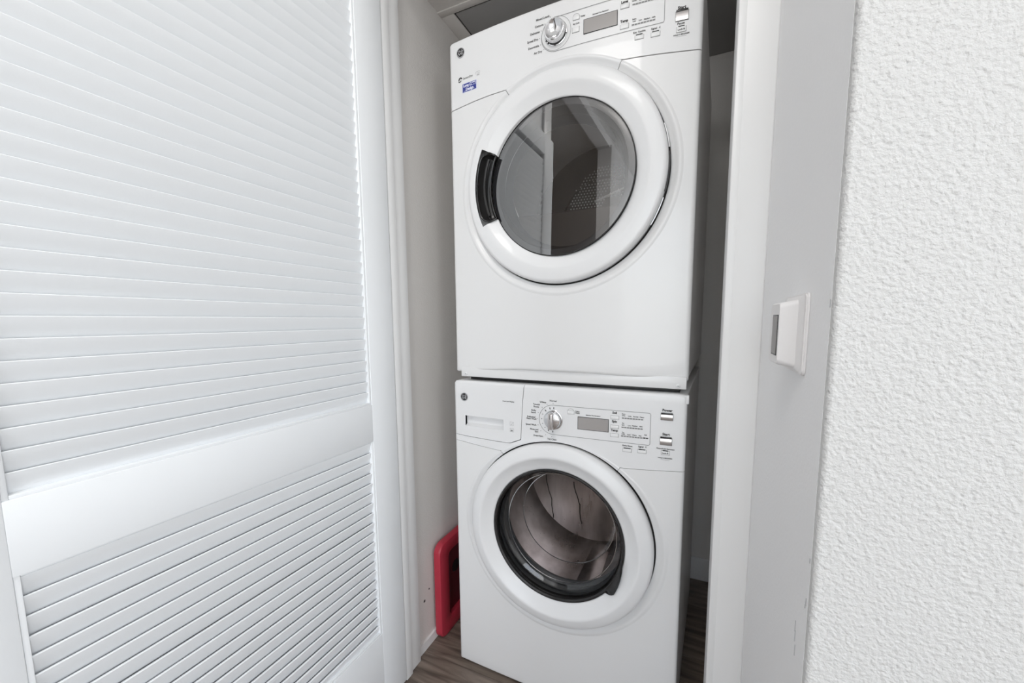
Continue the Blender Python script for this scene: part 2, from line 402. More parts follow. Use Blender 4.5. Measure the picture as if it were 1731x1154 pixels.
def patch(bm, xs, lo, hi, yfun, rt_=False, rb=False, n=10, skip=None):
    """columns of quads between lo(x) and hi(x); rt_/rb round the top / bottom edge over"""
    cols = []
    for x in xs:
        a, b = lo(x), hi(x); L = b-a
        s = min(1.0, L/.03) if L > 0 else 0
        zz = [a+e*s for e in EDGE] if rb else [a]
        e1 = EDGE[-1]*s if rb else 0; e2 = EDGE[-1]*s if rt_ else 0
        zz += [a+e1+(L-e1-e2)*k/n for k in range(1, n)]
        zz += [b-e*s for e in reversed(EDGE)] if rt_ else [b]
        col = []
        for z in zz:
            y = yfun(x, z)
            d = rounded(W-abs(x), .0075)
            if rt_: d = max(d, rounded(b-z, .0075))
            if rb: d = max(d, rounded(z-a, .0075))
            col.append(bm.verts.new((x, y+d, z)))
        cols.append(col)
    for A, B in zip(cols, cols[1:]):
        for j in range(len(A)-1):
            if skip and skip((A[j].co+B[j+1].co)/2): continue
            bm.faces.new((A[j], B[j], B[j+1], A[j+1]))
def flange(bm, depth=.010):
    bmesh.ops.remove_doubles(bm, verts=bm.verts, dist=1.5e-5)
    bmesh.ops.dissolve_degenerate(bm, dist=1e-6, edges=bm.edges)
    bd = [e for e in bm.edges if len(e.link_faces) == 1]
    r = bmesh.ops.extrude_edge_only(bm, edges=bd)
    for v in r['geom']:
        if isinstance(v, bmesh.types.BMVert): v.co.y += depth
    bmesh.ops.recalc_face_normals(bm, faces=bm.faces)
    cen = [f for f in bm.faces if abs(f.normal.y) > .9]
    if sum(f.normal.y*f.calc_area() for f in cen) > 0: bmesh.ops.reverse_faces(bm, faces=bm.faces)

class Face:
    """crowned front of one machine"""
    def __init__(s, K, y0): s.K, s.y0 = K, y0
    def y(s, x, z=0): return s.y0+s.K*(x/W)**2
    def box(s, bm, x0, x1, z0, z1, h, bev=0.0, back=.001):
        """raised block that follows the crown at its middle"""
        k0 = len(bm.verts); xm = (x0+x1)/2; ym = s.y(xm); sl_ = 2*s.K*xm/W**2
        tmp = new(); box(tmp, x0, x1, -h, back, z0, z1, bev=bev, seg=2)
        for v in tmp.verts: v.co.y += ym+sl_*(v.co.x-xm)
        me = bpy.data.meshes.new('t'); tmp.to_mesh(me); tmp.free(); bm.from_mesh(me); bpy.data.meshes.remove(me)
    def quad(s, bm, x0, x1, z0, z1, off):
        n = max(1, int((x1-x0)/.02)); X = linsp(x0, x1, n+1)
        A = [bm.verts.new((x, s.y(x)-off, z0)) for x in X]; B = [bm.verts.new((x, s.y(x)-off, z1)) for x in X]
        for i in range(n): bm.faces.new((A[i], A[i+1], B[i+1], B[i]))
    def line(s, bm, pts, wd, off=.0004, closed=False):
        fine = []; M_ = len(pts)
        for i in range(M_ if closed else M_-1):
            a, b = pts[i], pts[(i+1) % M_]; k = max(1, int(abs(b[0]-a[0])/.012))
            fine += [(a[0]+(b[0]-a[0])*j/k, a[1]+(b[1]-a[1])*j/k) for j in range(k)]
        pts = fine if closed else fine+[pts[-1]]
        N = len(pts); L = []; Rr = []
        for i in range(N):
            a = pts[(i-1) % N] if (closed or i) else pts[i]; b = pts[(i+1) % N] if (closed or i < N-1) else pts[i]
            dx, dz = b[0]-a[0], b[1]-a[1]; l = math.hypot(dx, dz) or 1; nx, nz = -dz/l*wd/2, dx/l*wd/2
            x, z = pts[i]
            L.append(bm.verts.new((x+nx, s.y(x)-off, z+nz))); Rr.append(bm.verts.new((x-nx, s.y(x)-off, z-nz)))
        for i in range(N if closed else N-1):
            j = (i+1) % N; bm.faces.new((L[i], L[j], Rr[j], Rr[i]))

def ring(bm, cx, cz, a0, a1, n, r_in, b_top, deep, base):
    hump = .55
    """dish around the door: from the hole edge (an ellipse above the middle, a circle below) down to the gap at r_in"""
    rr = .268; P = [(1, 0), (.93, -.0006), (.85, -.0018), (.76, -.0024), (.66, -.0018), (.56, .0002), (.42, .0036), (.25, .0066), (.10, .0084), (.03, .0105), (0, .0140), (0, .024)]
    cols = []
    for i in range(n+1):
        a = a0+(a1-a0)*i/n; c, s_ = math.cos(a), math.sin(a)
        ro = rr if s_ < 0 else 1/math.sqrt((c/rr)**2+(s_/b_top)**2)
        k = (ro-r_in)/(rr-r_in); col = []
        for t_, y in P:
            r = r_in+(ro-r_in)*t_; yy = y*min(1, k*1.1) if y <= .0084 else y
            if y < 0: yy *= hump
            if deep < 1 and y > 0 and y < .02: yy *= deep
            col.append(bm.verts.new((cx+r*c, yy+base(cx+r*c), cz+r*s_)))
        cols.append(col)
    for A, B in zip(cols, cols[1:]):
        for q in range(len(P)-1): bm.faces.new((A[q], B[q], B[q+1], A[q+1]))

def build_front(face, T, cx, cz, top, bottom, seam, gap, ctl_name, ctl_mat, drawer=None, corner=.013, r_in=.2425, b_top=.260, deep=.75):
    rr = .268; xs = columns(cx, rr)
    ctop = lambda x: cz+b_top*math.sqrt(max(0, 1-((x-cx)/rr)**2))
    cbot = lambda x: cz-math.sqrt(max(0, rr*rr-(x-cx)**2))
    inside = lambda x: abs(x-cx) < rr-1e-6
    def topc(x):
        d = W-abs(x); return top-(corner-math.sqrt(max(0, corner**2-(corner-d)**2)) if d < corner else 0)
    def botc(x):
        d = W-abs(x); c2 = .006; return bottom(x)+(c2-math.sqrt(max(0, c2**2-(c2-d)**2)) if d < c2 else 0)
    f = lambda x: (ctop(x) if inside(x) else cz)-seam(x)
    def solve(a, b):
        for _ in range(50):
            m_ = (a+b)/2
            if f(m_) < 0: a = m_
            else: b = m_
        return (a+b)/2
    xl = solve(cx-rr, cx-.10); xr = solve(cx+rr, cx+.10)
    # lower front panel
    bm = new()
    patch(bm, xs, botc, lambda x: cbot(x) if inside(x) else cz, face.y, rb=True, n=12)
    for keep, e in ((lambda x: x < xl-1e-5, xl), (lambda x: x > xr+1e-5, xr)):
        X = sorted([x for x in xs if keep(x)]+[e])
        patch(bm, X, lambda x: ctop(x) if inside(x) else cz, lambda x: max(seam(x)-gap/2, (ctop(x) if inside(x) else cz)), face.y, n=10)
    flange(bm)
    aL = math.atan2(seam(xl)-cz, xl-cx); aR = math.atan2(seam(xr)-cz, xr-cx); da = min(gap, .0010)/2/rr
    ring(bm, cx, cz, aL+da, aR-da+2*PI, 180, r_in, b_top, deep, face.y)
    part('front_panel', bm, M['appliance'], T)
    # control panel
    bm = new()
    lo = lambda x: max(seam(x)+gap/2, ctop(x) if (inside(x) and xl < x < xr) else -1)
    if drawer is None:
        patch(bm, sorted(xs+linsp(-.25, .25, 21)), lo, topc, face.y, rt_=True, n=12)
    else:
        D = interp(drawer)
        hi = lambda x: min(topc(x), D(x-.0014)-.0014)
        xa = drawer[-1][0]+.0014
        X = sorted([x for x in xs if x < xa]+[p[0]+.0014 for p in drawer if p[0] > -W]+linsp(drawer[-3][0]+.0014, xa, 8))
        X = [x for i, x in enumerate(X) if i == 0 or x-X[i-1] > 2e-5]
        patch(bm, X, lo, hi, face.y, n=8)
        X = [xa]+[x for x in sorted(xs+linsp(-.05, .25, 13)) if x > xa+2e-5]
        patch(bm, X, lo, topc, face.y, rt_=True, n=12)
    flange(bm)
    ring(bm, cx, cz, aR+da, aL-da, 90, r_in, b_top, deep, face.y)
    part(ctl_name, bm, ctl_mat, T)
    return topc

def pill(x, z, r, x1, r_c, n=24):
    """outline: half circle of radius r at the left, straight to x1, small corners r_c"""
    p = [(x+r*math.cos(a), z+r*math.sin(a)) for a in linsp(PI/2, 3*PI/2, n)]
    p += [(x1-r_c+r_c*math.cos(a), z-r+r_c+r_c*math.sin(a)) for a in linsp(-PI/2, 0, 6)]
    p += [(x1-r_c+r_c*math.cos(a), z+r-r_c+r_c*math.sin(a)) for a in linsp(0, PI/2, 6)]
    return p
def rect_line(x0, x1, z0, z1): return [(x0, z0), (x1, z0), (x1, z1), (x0, z1)]

def small_button(face, T, x0, x1, z0, z1, slot=False, slot_in=.002, name='button', m='button', h=.0016, frame=.0006):
    bm = new(); face.box(bm, x0-frame, x1+frame, z0-frame, z1+frame, .0003)
    fr = part('button_well', bm, M['ink_soft'], T, smooth=False)
    bm = new(); face.box(bm, x0, x1, z0, z1, h, bev=.0007); b = part(name, bm, M[m], T)
    if slot:
        bm = new(); face.box(bm, x0+slot_in, x1-slot_in, z1-.0003, z1+.0016, .0019, bev=.0003); part('button_slot', bm, M['black'], T)
    return b

def badge(face, T, x, z, r):
    y = face.y(x); bm = new()
    lathe(bm, [(0, y-.0016), (r*.80, y-.0016), (r*.82, y-.0008), (r*.84, y)], x, z, 40); b = part('emblem', bm, M['black'], T)
    bm = new(); lathe(bm, [(r*.82, y), (r*.84, y-.0018), (r*.90, y-.0024), (r*.97, y-.0018), (r, y)], x, z, 40)
    # four small swirls around the monogram
    for k in range(4):
        a = k*PI/2+PI/4
        pts = [(x+math.cos(a)*r*.62+math.cos(t_)*r*.16, y-.0018, z+math.sin(a)*r*.62+math.sin(t_)*r*.16) for t_ in linsp(a+.4, a+PI*1.45, 7)]
        tube(bm, pts, r*.035, 5)
    part('emblem_rim', bm, M['silver_print'], b)
    return b

# ------------------------------------------------------------------ WASHER
wt = thing('washing_machine', 'white front loading washing machine standing on the floor below the dryer', 'washing machine', (0, 0.3, 0))
WF = Face(.006, -.003)
wcx, wcz = .0032, .4744
WT = .8545
wseam = interp([(-.2985, .6859), (-.24, .6797), (-.19, .6752), (-.14, .6715), (-.05, .665), (.05, .665), (.1247, .6705), (.17, .6730), (.2119, .6757), (.26, .6795), (.2985, .6829)])
drw = [(-.2985, .7035), (-.26, .7005), (-.2146, .6990), (-.16, .6976), (-.1290, .6975), (-.1240, .6982), (-.0970, .7100), (-.0944, .7122), (-.0890, .8116), (-.0840, .8560)]
topc = build_front(WF, wt, wcx, wcz, WT, lambda x: .012, wseam, .0010, 'control_panel', M['appliance_trim'], drawer=drw, r_in=.2405, b_top=.2436, deep=.45)
# detergent drawer front with a finger pocket
Dw = interp(drw); P0, P1, Q0, Q1 = -.262, -.144, .7295, .758
bm = new()
X = sorted([-W+e for e in EDGE]+linsp(-W+.01, -.270, 3)+[P0]+linsp(P0, P1, 6)[1:-1]+[P1]+linsp(-.138, -.126, 3)+[p[0] for p in drw if p[0] > -.13]+linsp(-.0944, -.0842, 8)[1:-1])
X = [x for i, x in enumerate(X) if i == 0 or x-X[i-1] > 2e-5]
def drawer_patch(bm):
    cols = []
    for x in X:
        lo, hi = Dw(x), topc(x)
        if lo > hi-.003: lo = hi-.003
        if x <= P1+1e-6: zz = [lo, lo+.008, lo+.018, Q0, (Q0+Q1)/2, Q1, Q1+.03, .81, .83]+[hi-e for e in reversed(EDGE)]
        else:
            base = [lo+(hi-.0075-lo)*k/9 for k in range(9)]; zz = base+[hi-e*min(1, (hi-lo)/.01) for e in reversed(EDGE)]
        cols.append([bm.verts.new((x, WF.y(x)+max(rounded(W+x, .0075), rounded(hi-z, .0075)), z)) for z in zz])
    for A, B in zip(cols, cols[1:]):
        for j in range(len(A)-1):
            c = (A[j].co+B[j+1].co)/2
            if P0 < c.x < P1 and Q0 < c.z < Q1: continue
            bm.faces.new((A[j], B[j], B[j+1], A[j+1]))
drawer_patch(bm); flange(bm, .008)
dr = part('detergent_drawer', bm, M['appliance_trim'], wt)
bm = new()
yb = WF.y(-.2)
prof = [(yb-.0003, Q1+.0004), (yb+.016, Q1-.002), (yb+.018, Q1-.010), (yb+.012, Q0+.006), (yb-.0003, Q0-.0004)]
rows = [[bm.verts.new((x, y_+WF.y(x)-yb, z_)) for x in (P0, P0+.002, P1-.002, P1)] for y_, z_ in prof]
for A, B in zip(rows, rows[1:]):
    for k in range(3): bm.faces.new((A[k], A[k+1], B[k+1], B[k]))
bm.faces.new([r[0] for r in rows]); bm.faces.new([r[3] for r in rows])
pk = part('drawer_pocket', bm, M['appliance_trim'], wt, ang=.4); pk.parent = dr; pk.matrix_parent_inverse = Matrix.Identity(4)
# cabinet
def cabinet(T, x0, x1, y0, y1, z0, z1, th=.0015):
    bm = new()
    box(bm, x0, x0+th, y0, y1, z0, z1); box(bm, x1-th, x1, y0, y1, z0, z1)
    box(bm, x0+th, x1-th, y0, y1, z1-th, z1); box(bm, x0+th, x1-th, y0, y1, z0, z0+th); box(bm, x0+th, x1-th, y1-th, y1, z0+th, z1-th)
    for v in bm.verts: v.co.x += (v.co.y-y0)*.055   # the machines stand slightly turned in the closet
    return part('cabinet', bm, M['appliance'], T, smooth=False)
cabinet(wt, -.296, .296, .012, .60, .012, .846)
bm = new(); box(bm, -.294, .2975, .004, .58, .8462, .8535, bev=.003)
for v in bm.verts: v.co.x += v.co.y*.055
part('top_lid', bm, M['appliance'], wt)
for x in (-.25, .25):
    for y in (.06, .54):
        bm = new(); bmesh.ops.create_cone(bm, cap_ends=True, segments=20, radius1=.022, radius2=.018, depth=.0125, matrix=Matrix.Translation((x, y, .00625))); part('foot', bm, M['black'], wt)
# small corner trim clip at the top right
bm = new(); box(bm, .2955, .3015, .004, .020, .834, .8535, bev=.002); part('corner_clip', bm, M['appliance_trim'], wt)

def shade_ring(T, cx, cz, y):
    bm = new(); lathe(bm, [(.20, y), (.2455, y), (.2455, y+.012)], cx, cz, 96); part('gap_shade_ring', bm, M['groove'], T)  # dark ring stands in for shade on white metal behind the door gap
shade_ring(wt, wcx, wcz, .022)
# door: outer ring
def door_ring(T, cx, cz, yo, skip=None, ywin=.014, rw=.1736, rout=.2382, flat=False):
    if flat: pr = [(.19, yo+.034), (rout-.004, yo+.034), (rout-.0005, yo+.030), (rout, yo+.014), (rout-.0006, yo+.007), (rout-.003, yo+.003), (rout-.0065, yo+.0008), (rout-.011, yo), (.2150, yo-.0008), (.2060, yo-.0012), (.2020, yo-.0006), (.1985, yo+.0010), (.1880, yo+.0050), (rw+.004, yo+.0085), (rw+.0015, yo+.0090), (rw, yo+.0105), (rw, yo+.028)]
    else: pr = [(.19, yo+.036), (rout-.004, yo+.036), (rout-.0005, yo+.032), (rout, yo+.017), (rout-.0006, yo+.0115), (rout-.0030, yo+.0078), (rout-.0070, yo+.0055), (rout-.014, yo+.0034),
          (.2150, yo+.0010), (.2110, yo+.0001), (.2080, yo), (.2050, yo+.0010), (.2010, yo+.0038), (.1920, yo+.0092), (.1820, yo+.0143), (.1765, yo+.0163), (rw, yo+ywin+.001), (rw-.001, yo+ywin+.006)]
    bm = new(); lathe(bm, pr, cx, cz, 240, skip=skip); return part('door', bm, M['appliance_trim'], T, ang=1.2)
wd = door_ring(wt, wcx, wcz, -.030, ywin=.017)
def sub(o, parent):   # third level: child of a part that sits at its thing's origin
    o.parent = parent; o.matrix_parent_inverse = Matrix.Identity(4); return o
yr = -.030+.017
bm = new(); lathe(bm, [(.1740, yr+.004), (.1725, yr-.0012), (.1690, yr-.0018), (.1655, yr+.001), (.1640, yr+.006), (.1620, yr+.013)], wcx, wcz, 160); sub(part('window_trim', bm, M['black'], wt), wd)
bm = new(); lathe(bm, [(.1650, yr+.004), (.1615, yr+.010), (.1590, yr+.030), (.150, yr+.036), (.1465, yr+.046), (.1420, yr+.075), (.1330, yr+.100), (.1290, yr+.105), (.120, yr+.1075), (.06, yr+.111), (0.0001, yr+.112)], wcx, wcz, 128)
sub(part('bowl_glass', bm, M['glass'], wt), wd)
bm = new(); tube(bm, [(wcx+.1475*math.cos(a), yr+.041, wcz+.1475*math.sin(a)) for a in linsp(0, 2*PI, 97)[:-1]], .0011, 6, True)
tube(bm, [(wcx+.1305*math.cos(a), yr+.1035, wcz+.1305*math.sin(a)) for a in linsp(0, 2*PI, 97)[:-1]], .0012, 6, True)
sub(part('bowl_rim', bm, M['chrome'], wt), wd)
# dark grip in the inner slope of the door, low on its right
bm = new()
gp = [(.166, yr-.003), (.174, yr-.0045), (.181, yr-.0085), (.1850, yr-.0110), (.1865, yr-.009)]
n = 26
cols = []
for i in range(n+1):
    q = i/n; a = math.radians(-39.5+34*q); k = min(1, q/.10)**.5 if q < .10 else max(0, 1-((q-.10)/.90))**.8
    cols.append([bm.verts.new((wcx+(.168+(r-.168)*k)*math.cos(a), y, wcz+(.168+(r-.168)*k)*math.sin(a))) for r, y in gp])
for A, B in zip(cols, cols[1:]):
    for j in range(len(gp)-1): bm.faces.new((A[j], B[j], B[j+1], A[j+1]))
sub(part('door_grip', bm, M['black'], wt), wd)
# rubber gasket and drum
bm = new(); lathe(bm, [(.186, .008), (.182, .012), (.184, .022), (.176, .028), (.181, .040), (.173, .047), (.178, .060), (.170, .070), (.174, .082), (.186, .090), (.24, .092)], wcx, wcz, 128); part('gasket', bm, M['rubber'], wt)
bm = new()
lathe(bm, [(.185, .095), (.20, .090), (.232, .098), (.236, .12), (.236, .36), (.228, .390), (.19, .396), (.13, .393), (.06, .386), (.0001, .384)], wcx, wcz, 96)
drum = part('drum', bm, M['steel'], wt)
for k in range(3):
    a = math.radians(40+120*k); bm = new()
    u = Vector((math.cos(a), 0, math.sin(a))); v = Vector((-math.sin(a), 0, math.cos(a))); c0 = Vector((wcx, 0, wcz))
    sec = [(.237, -.050), (.231, -.026), (.227, -.010), (.226, 0), (.227, .010), (.231, .026), (.237, .050)]
    A = [bm.verts.new(c0+u*r+v*s+Vector((0, .115, 0))) for r, s in sec]; B = [bm.verts.new(c0+u*(r+.002)+v*s+Vector((0, .37, 0))) for r, s in sec]
    for i in range(6): bm.faces.new((A[i], A[i+1], B[i+1], B[i]))
    bm.faces.new(A); bm.faces.new(B); sub(part('drum_paddle', bm, M['steel'], wt), drum)
# pressed seams on the drum's back plate
bm = new()
SEAMS = ([(-.172, .500), (-.168, .443), (-.160, .409), (-.147, .366), (-.142, .321), (-.137, .290)], [(-.062, .450), (-.055, .412), (-.041, .366), (-.037, .307), (-.034, .290)])
def back_y(x, z):
    q = math.hypot(x-wcx, z-wcz); return interp([(0, .384), (.06, .386), (.13, .393), (.19, .396), (.228, .390)])(q)
for P_ in SEAMS:
    pts = []
    for (x0, z0), (x1, z1) in zip(P_, P_[1:]):
        for q in range(4): pts.append((x0+(x1-x0)*q/4+.0015*math.sin(z0*900+q), 0, z0+(z1-z0)*q/4))
    tube(bm, [(x, back_y(x, z)-.0012, z) for x, _, z in pts], .0016, 5)
sub(part('drum_seam', bm, M['black'], wt), drum)
# water drops on the glass
bm = new()
for _ in range(70):
    a = random.uniform(PI*.3, PI*2.2); r = .125*math.sqrt(random.random()); 
    bmesh.ops.create_icosphere(bm, subdivisions=1, radius=random.uniform(.0005, .0011), matrix=Matrix.Translation((wcx+r*math.cos(a), yr+.1095, wcz+r*math.sin(a))))
o = sub(part('water_drop', bm, M['glass'], wt), wd); o['kind'] = 'stuff'

# washer controls
kx, kz = -.0055, .7715
def capsule_panel(face, T, x, z, r, x1):
    bm = new(); face.line(bm, pill(x, z, r, x1, .004), .0010, .0006, True); part('panel_outline', bm, M['ink_soft'], T, smooth=False)
capsule_panel(WF, wt, kx, kz, .0370, .2238)
def knob(face, T, x, z, r, bowl):
    y = face.y(x); bm = new()
    lathe(bm, [(r+.0022, y), (r+.0020, y-.0016), (r+.0008, y-.0024), (r-.0005, y-.0024)], x, z, 64); k = part('knob', bm, M['chrome'], T)
    bm = new(); h = .016
    if bowl:
        pr = [(r*.94, y), (r*.94, y-h*.35), (r*.98, y-h*.42), (r*.98, y-h*.80), (r*.92, y-h), (r*.84, y-h*1.03), (r*.76, y-h*.95), (r*.60, y-h*.72), (r*.35, y-h*.60), (.0001, y-h*.56)]
    else:
        pr = [(r*.94, y), (r*.93, y-h*.5), (r*.88, y-h*.75), (r*.78, y-h*.82), (.0001, y-h*.84)]
    lathe(bm, pr, x, z, 64); sub(part('knob_body', bm, M['chrome'], T), k)
    if not bowl:
        bm = new(); box(bm, x-.0062, x+.0062, y-h*1.6, y-h*.8, z-r*.86, z+r*.86, bev=.0026, seg=3); sub(part('knob_grip', bm, M['satin'], T), k)
    bm = new()
    if bowl:
        for a0, a1, rr_ in ((200, 350, r*.99), ): tube(bm, [(x+rr_*math.cos(math.radians(a)), y-h*.38, z+rr_*math.sin(math.radians(a))) for a in linsp(a0, a1, 20)], .0006, 5)
        for a in (208, 226, 345): tube(bm, [(x+q*math.cos(math.radians(a)), y-.003, z+q*math.sin(math.radians(a))) for q in (r*.98, r*1.10)], .0010, 5)
    else:
        box(bm, x-.0007, x+.0007, y-h*1.62, y-h*1.55, z+r*.3, z+r*.8)
    sub(part('knob_mark', bm, M['black'], T), k)
    return k
knob(WF, wt, kx, kz, .0225, False)
bm = new()
for i, (px, pz) in enumerate([(-.0039, .8020), (-.0136, .7990), (-.0249, .7931), (-.0328, .7838), (-.0364, .7716), (-.0344, .7592), (-.0281, .7488), (-.0175, .7437), (-.0061, .7418)]):
    a = math.atan2(pz-kz, px-kx); l = .0034 if i in (0, 1, 2, 7, 8) else .0013
    WF.line(bm, [(kx+(.0305-l)*math.cos(a), kz+(.0305-l)*math.sin(a)), (kx+(.0305+l*.4)*math.cos(a), kz+(.0305+l*.4)*math.sin(a))], .0022, .0006)
for px, pz in [(-.0056, .8124), (-.0214, .8090), (-.0348, .8009), (-.0447, .7863), (-.0480, .7705), (-.0455, .7548), (-.0380, .7406), (-.0251, .7317), (-.0088, .7289)]:
    WF.quad(bm, px-.0007, px+.0007, pz-.0007, pz+.0007, .0006)
part('dial_mark', bm, M['ink'], wt, smooth=False)
S = .0058
for s, x, z in (('Normal', -.0056, .8175), ('Whites', -.0323, .8120), ('Towels/', -.0496, .8052), ('Sheets', -.0505, .7992), ('Bulky', -.0572, .7896), ('Items', -.0581, .7840),
                ('Delicates/', -.0640, .7722), ('Hand Wash', -.0640, .7672), ('Speed Wash', -.0649, .7520), ('Rinse and', -.0560, .7405), ('Spin', -.0497, .7352), ('Drain+Spin', -.0450, .7248), ('Tub Clean', -.0085, .7200)):
    txt('w', s, x, z, S)
def display(face, T, x0, x1, z0, z1):
    bm = new(); face.box(bm, x0-.0012, x1+.0012, z0-.0012, z1+.0012, .0007, bev=.0003); d = part('display', bm, M['black'], T)
    bm = new(); face.box(bm, x0, x1, z0, z1, .0010); sub(part('display_screen', bm, M['lcd'], T, smooth=False), d)
display(WF, wt, .0580, .1300, .7560, .7850)
txt('w', 'Estimated Time Remaining', .0941, .7905, .0032)
small_button(WF, wt, .0318, .0476, .7908, .7982); small_button
bm = new(); WF.line(bm, [(.0397+.0072*math.cos(a), .7990+.0045*math.sin(a)) for a in linsp(0, PI, 12)], .0006); part('button_arch', bm, M['ink_soft'], wt, smooth=False)
txt('w', 'Delay', .0561, .7966, .0046); txt('w', 'Wash', .0562, .7926, .0046)
for s, zl, z0, z1 in (('Soil', .8008, .7877, .7955), ('Spin', .7803, .7660, .7732), ('Temp', .7590, .7458, .7532)):
    small_button(WF, wt, .1358, .1538, z0, z1); txt('w', s, .1444, zl, .0070, off=.0002)
def bars(face, T, x0, x1, z, n, h=.0029, last=False):
    bm = new(); wd_ = (x1-x0)/n
    for k in range(n): face.quad(bm, x0+k*wd_+.0004, x0+(k+1)*wd_-.0004, z-h/2, z+h/2, .0005)
    part('indicator_bar', bm, M['ink_soft'] if not last else M['ink'], T, smooth=False)
bars(WF, wt, .1605, .2083, .7922, 8); bars(WF, wt, .1601, .2079, .7705, 8); bars(WF, wt, .1595, .2080, .7498, 8); bars(WF, wt, .2085, .2203, .7502, 2, last=True)
for x, z, a in ((.1645, .8008, 'Extra'), (.1645, .7970, 'Light'), (.1783, .7966, 'Light'), (.1915, .7966, 'Normal'), (.2050, .7966, 'Heavy'), (.1640, .7788, 'No'), (.1640, .7750, 'Spin'), (.1781, .7745, 'Low'),
                (.1900, .7749, 'Medium'), (.2035, .7748, 'High'), (.1645, .7570, 'Tap'), (.1645, .7534, 'Cold'), (.1771, .7531, 'Cold'), (.1897, .7534, 'Warm'), (.2021, .7532, 'Hot'), (.2143, .7566, 'Sani')):
    txt('w', a, x, z, .0037)
small_button(WF, wt, .1648, .1840, .7134, .7214, True); small_button(WF, wt, .1978, .2162, .7144, .7222, True)
txt('w', 'Extra Rinse', .1747, .7264, .0048); txt('w', 'Signal', .2045, .7276, .0052)
def big_button(face, T, x0, x1, z0, z1):
    bm = new(); face.box(bm, x0-.0010, x1+.0010, z0-.0010, z1+.0006, .0003); part('button_well', bm, M['ink_soft'], T, smooth=False)
    bm = new(); face.box(bm, x0+.0004, x1-.0004, z1-.0020, z1+.0016, .0032, bev=.0003); part('button_slot', bm, M['black'], T)
    bm = new(); xm = (x0+x1)/2; sl_ = 2*face.K*xm/W**2
    poly = [(z0, 0), (z0, -.0022), (z0+(z1-z0)*.25, -.0040), (z0+(z1-z0)*.55, -.0046), (z0+(z1-z0)*.85, -.0030), (z1-.0014, -.0012), (z1-.0014, 0)]
    prism(bm, [(b, a) for a, b in poly], 0, x0, x1)
    for v in bm.verts: v.co.y += face.y(xm)+sl_*(v.co.x-xm)
    part('push_button', bm, M['satin'], T)
big_button(WF, wt, .2456, .2700, .7962, .8108); big_button(WF, wt, .2456, .2694, .7397, .7566)
txt('w', 'Power', .2582, .8155, .0078, off=.0002); txt('w', 'Start', .2572, .7612, .0078, off=.0002); txt('w', 'Pause/Add Garment', .2569, .7290, .0046)
small_button(WF, wt, .2484, .2656, .7170, .7256, True, .003); txt('w2', 'Lock', .2550, .7195, .0046); 
bm = new(); y = WF.y(.262)-.0024; lathe(bm, [(0.0001, y), (.0013, y)], .2618, .7208, 12); tube(bm, [(.2618+.0008*math.cos(a), y, .7222+.0012*math.sin(a)) for a in linsp(0, PI, 6)], .0003, 4); part('lock_symbol', bm, M['ink'], wt)
txt('w', 'HOLD 3 SECONDS', .2569, .7080, .0036); bm = new(); WF.quad(bm, .2475, .2670, .7050, .7054, .0005)
# speaker triangle and drawer symbols
v = [bm.verts.new((x, WF.y(x)-.0005, z)) for x, z in ((.2135, .7298), (.2165, .7275), (.2165, .7320))]; bm.faces.new(v)
for z in (.7497, .7324): WF.line(bm, rect_line(-.1245, -.1140, z-.0045, z+.0045), .0006, closed=True)
WF.line(bm, [(-.1225, .7475), (-.1195, .7475), (-.1165, .752)], .0006); WF.quad(bm, -.1225, -.1165, .7295, .7330, .0005)
part('printed_symbol', bm, M['ink_soft'], wt, smooth=False)
txt('w', 'Front Load Washer', -.1285, .8065, .0042)
badge(WF, wt, -.2642, .8097, .0118); txt('wb', 'GE', -.2642, .8053, .0118, shear=.25)

# ------------------------------------------------------------------ DRYER
dt = thing('clothes_dryer', 'white front loading clothes dryer stacked on top of the washing machine', 'clothes dryer', (0, 0.3, .8535))
DF = Face(.017, 0.0)
dcx, dcz = .0046, 1.3437
DT = 1.7245
dseam = interp([(-.2985, 1.5588), (-.2292, 1.5650), (-.1781, 1.5678), (-.1370, 1.5682), (-.05, 1.567), (.05, 1.565), (.1155, 1.5646), (.1369, 1.5662), (.17, 1.5650), (.2192, 1.5613), (.26, 1.5575), (.2985, 1.5540)])
dbot = interp([(-.2985, .8762), (-.24, .8805), (-.1868, .8852), (-.14, .8885), (-.0952, .8910), (.0391, .8912), (.10, .8900), (.15, .8880), (.2054, .8860), (.2985, .8815)])
build_front(DF, dt, dcx, dcz, DT, dbot, dseam, .0022, 'control_panel', M['appliance_trim'], corner=.012)
cabinet(dt, -.2965, .2985, .026, .62, .893, 1.7205)
bm = new(); box(bm, -.2780, .2950, .010, .60, .8650, .8925, bev=.002); part('base_flange', bm, M['appliance'], dt)
for x in (-.262, .278):
    y = .0095; bm = new(); lathe(bm, [(0.0001, y-.0025), (.0028, y-.0022), (.0042, y-.0008), (.0045, y+.001)], x, .8725, 20); s_ = part('screw', bm, M['appliance_trim'], dt)
    bm = new(); box(bm, x-.0022, x+.0022, y-.0028, y-.0024, .8721, .8729); sub(part('screw_slot', bm, M['ink'], dt), s_)
bm = new(); box(bm, -.262, .282, .034, .60, .8537, .8660, bev=.001); part('gap_shade_plinth', bm, M['black'], dt)  # black block carries the dryer and stands in for shade in the gap
shade_ring(dt, dcx, dcz, .030)
yo = -.0125; A0 = PI
def hskip(a, r, j): return abs(a-A0) < math.radians(25) and r < .2150 and j >= 8
dd = door_ring(dt, dcx, dcz, yo, skip=hskip, ywin=.007, rw=.1752, rout=.2394, flat=True)
yw = yo+.0100
def lean(bm, y):    # the window sits a little turned and tipped in its ring
    for v in bm.verts: v.co.y += y-(v.co.x-dcx)*math.tan(math.radians(2.6))+(v.co.z-dcz)*math.tan(math.radians(1.3))
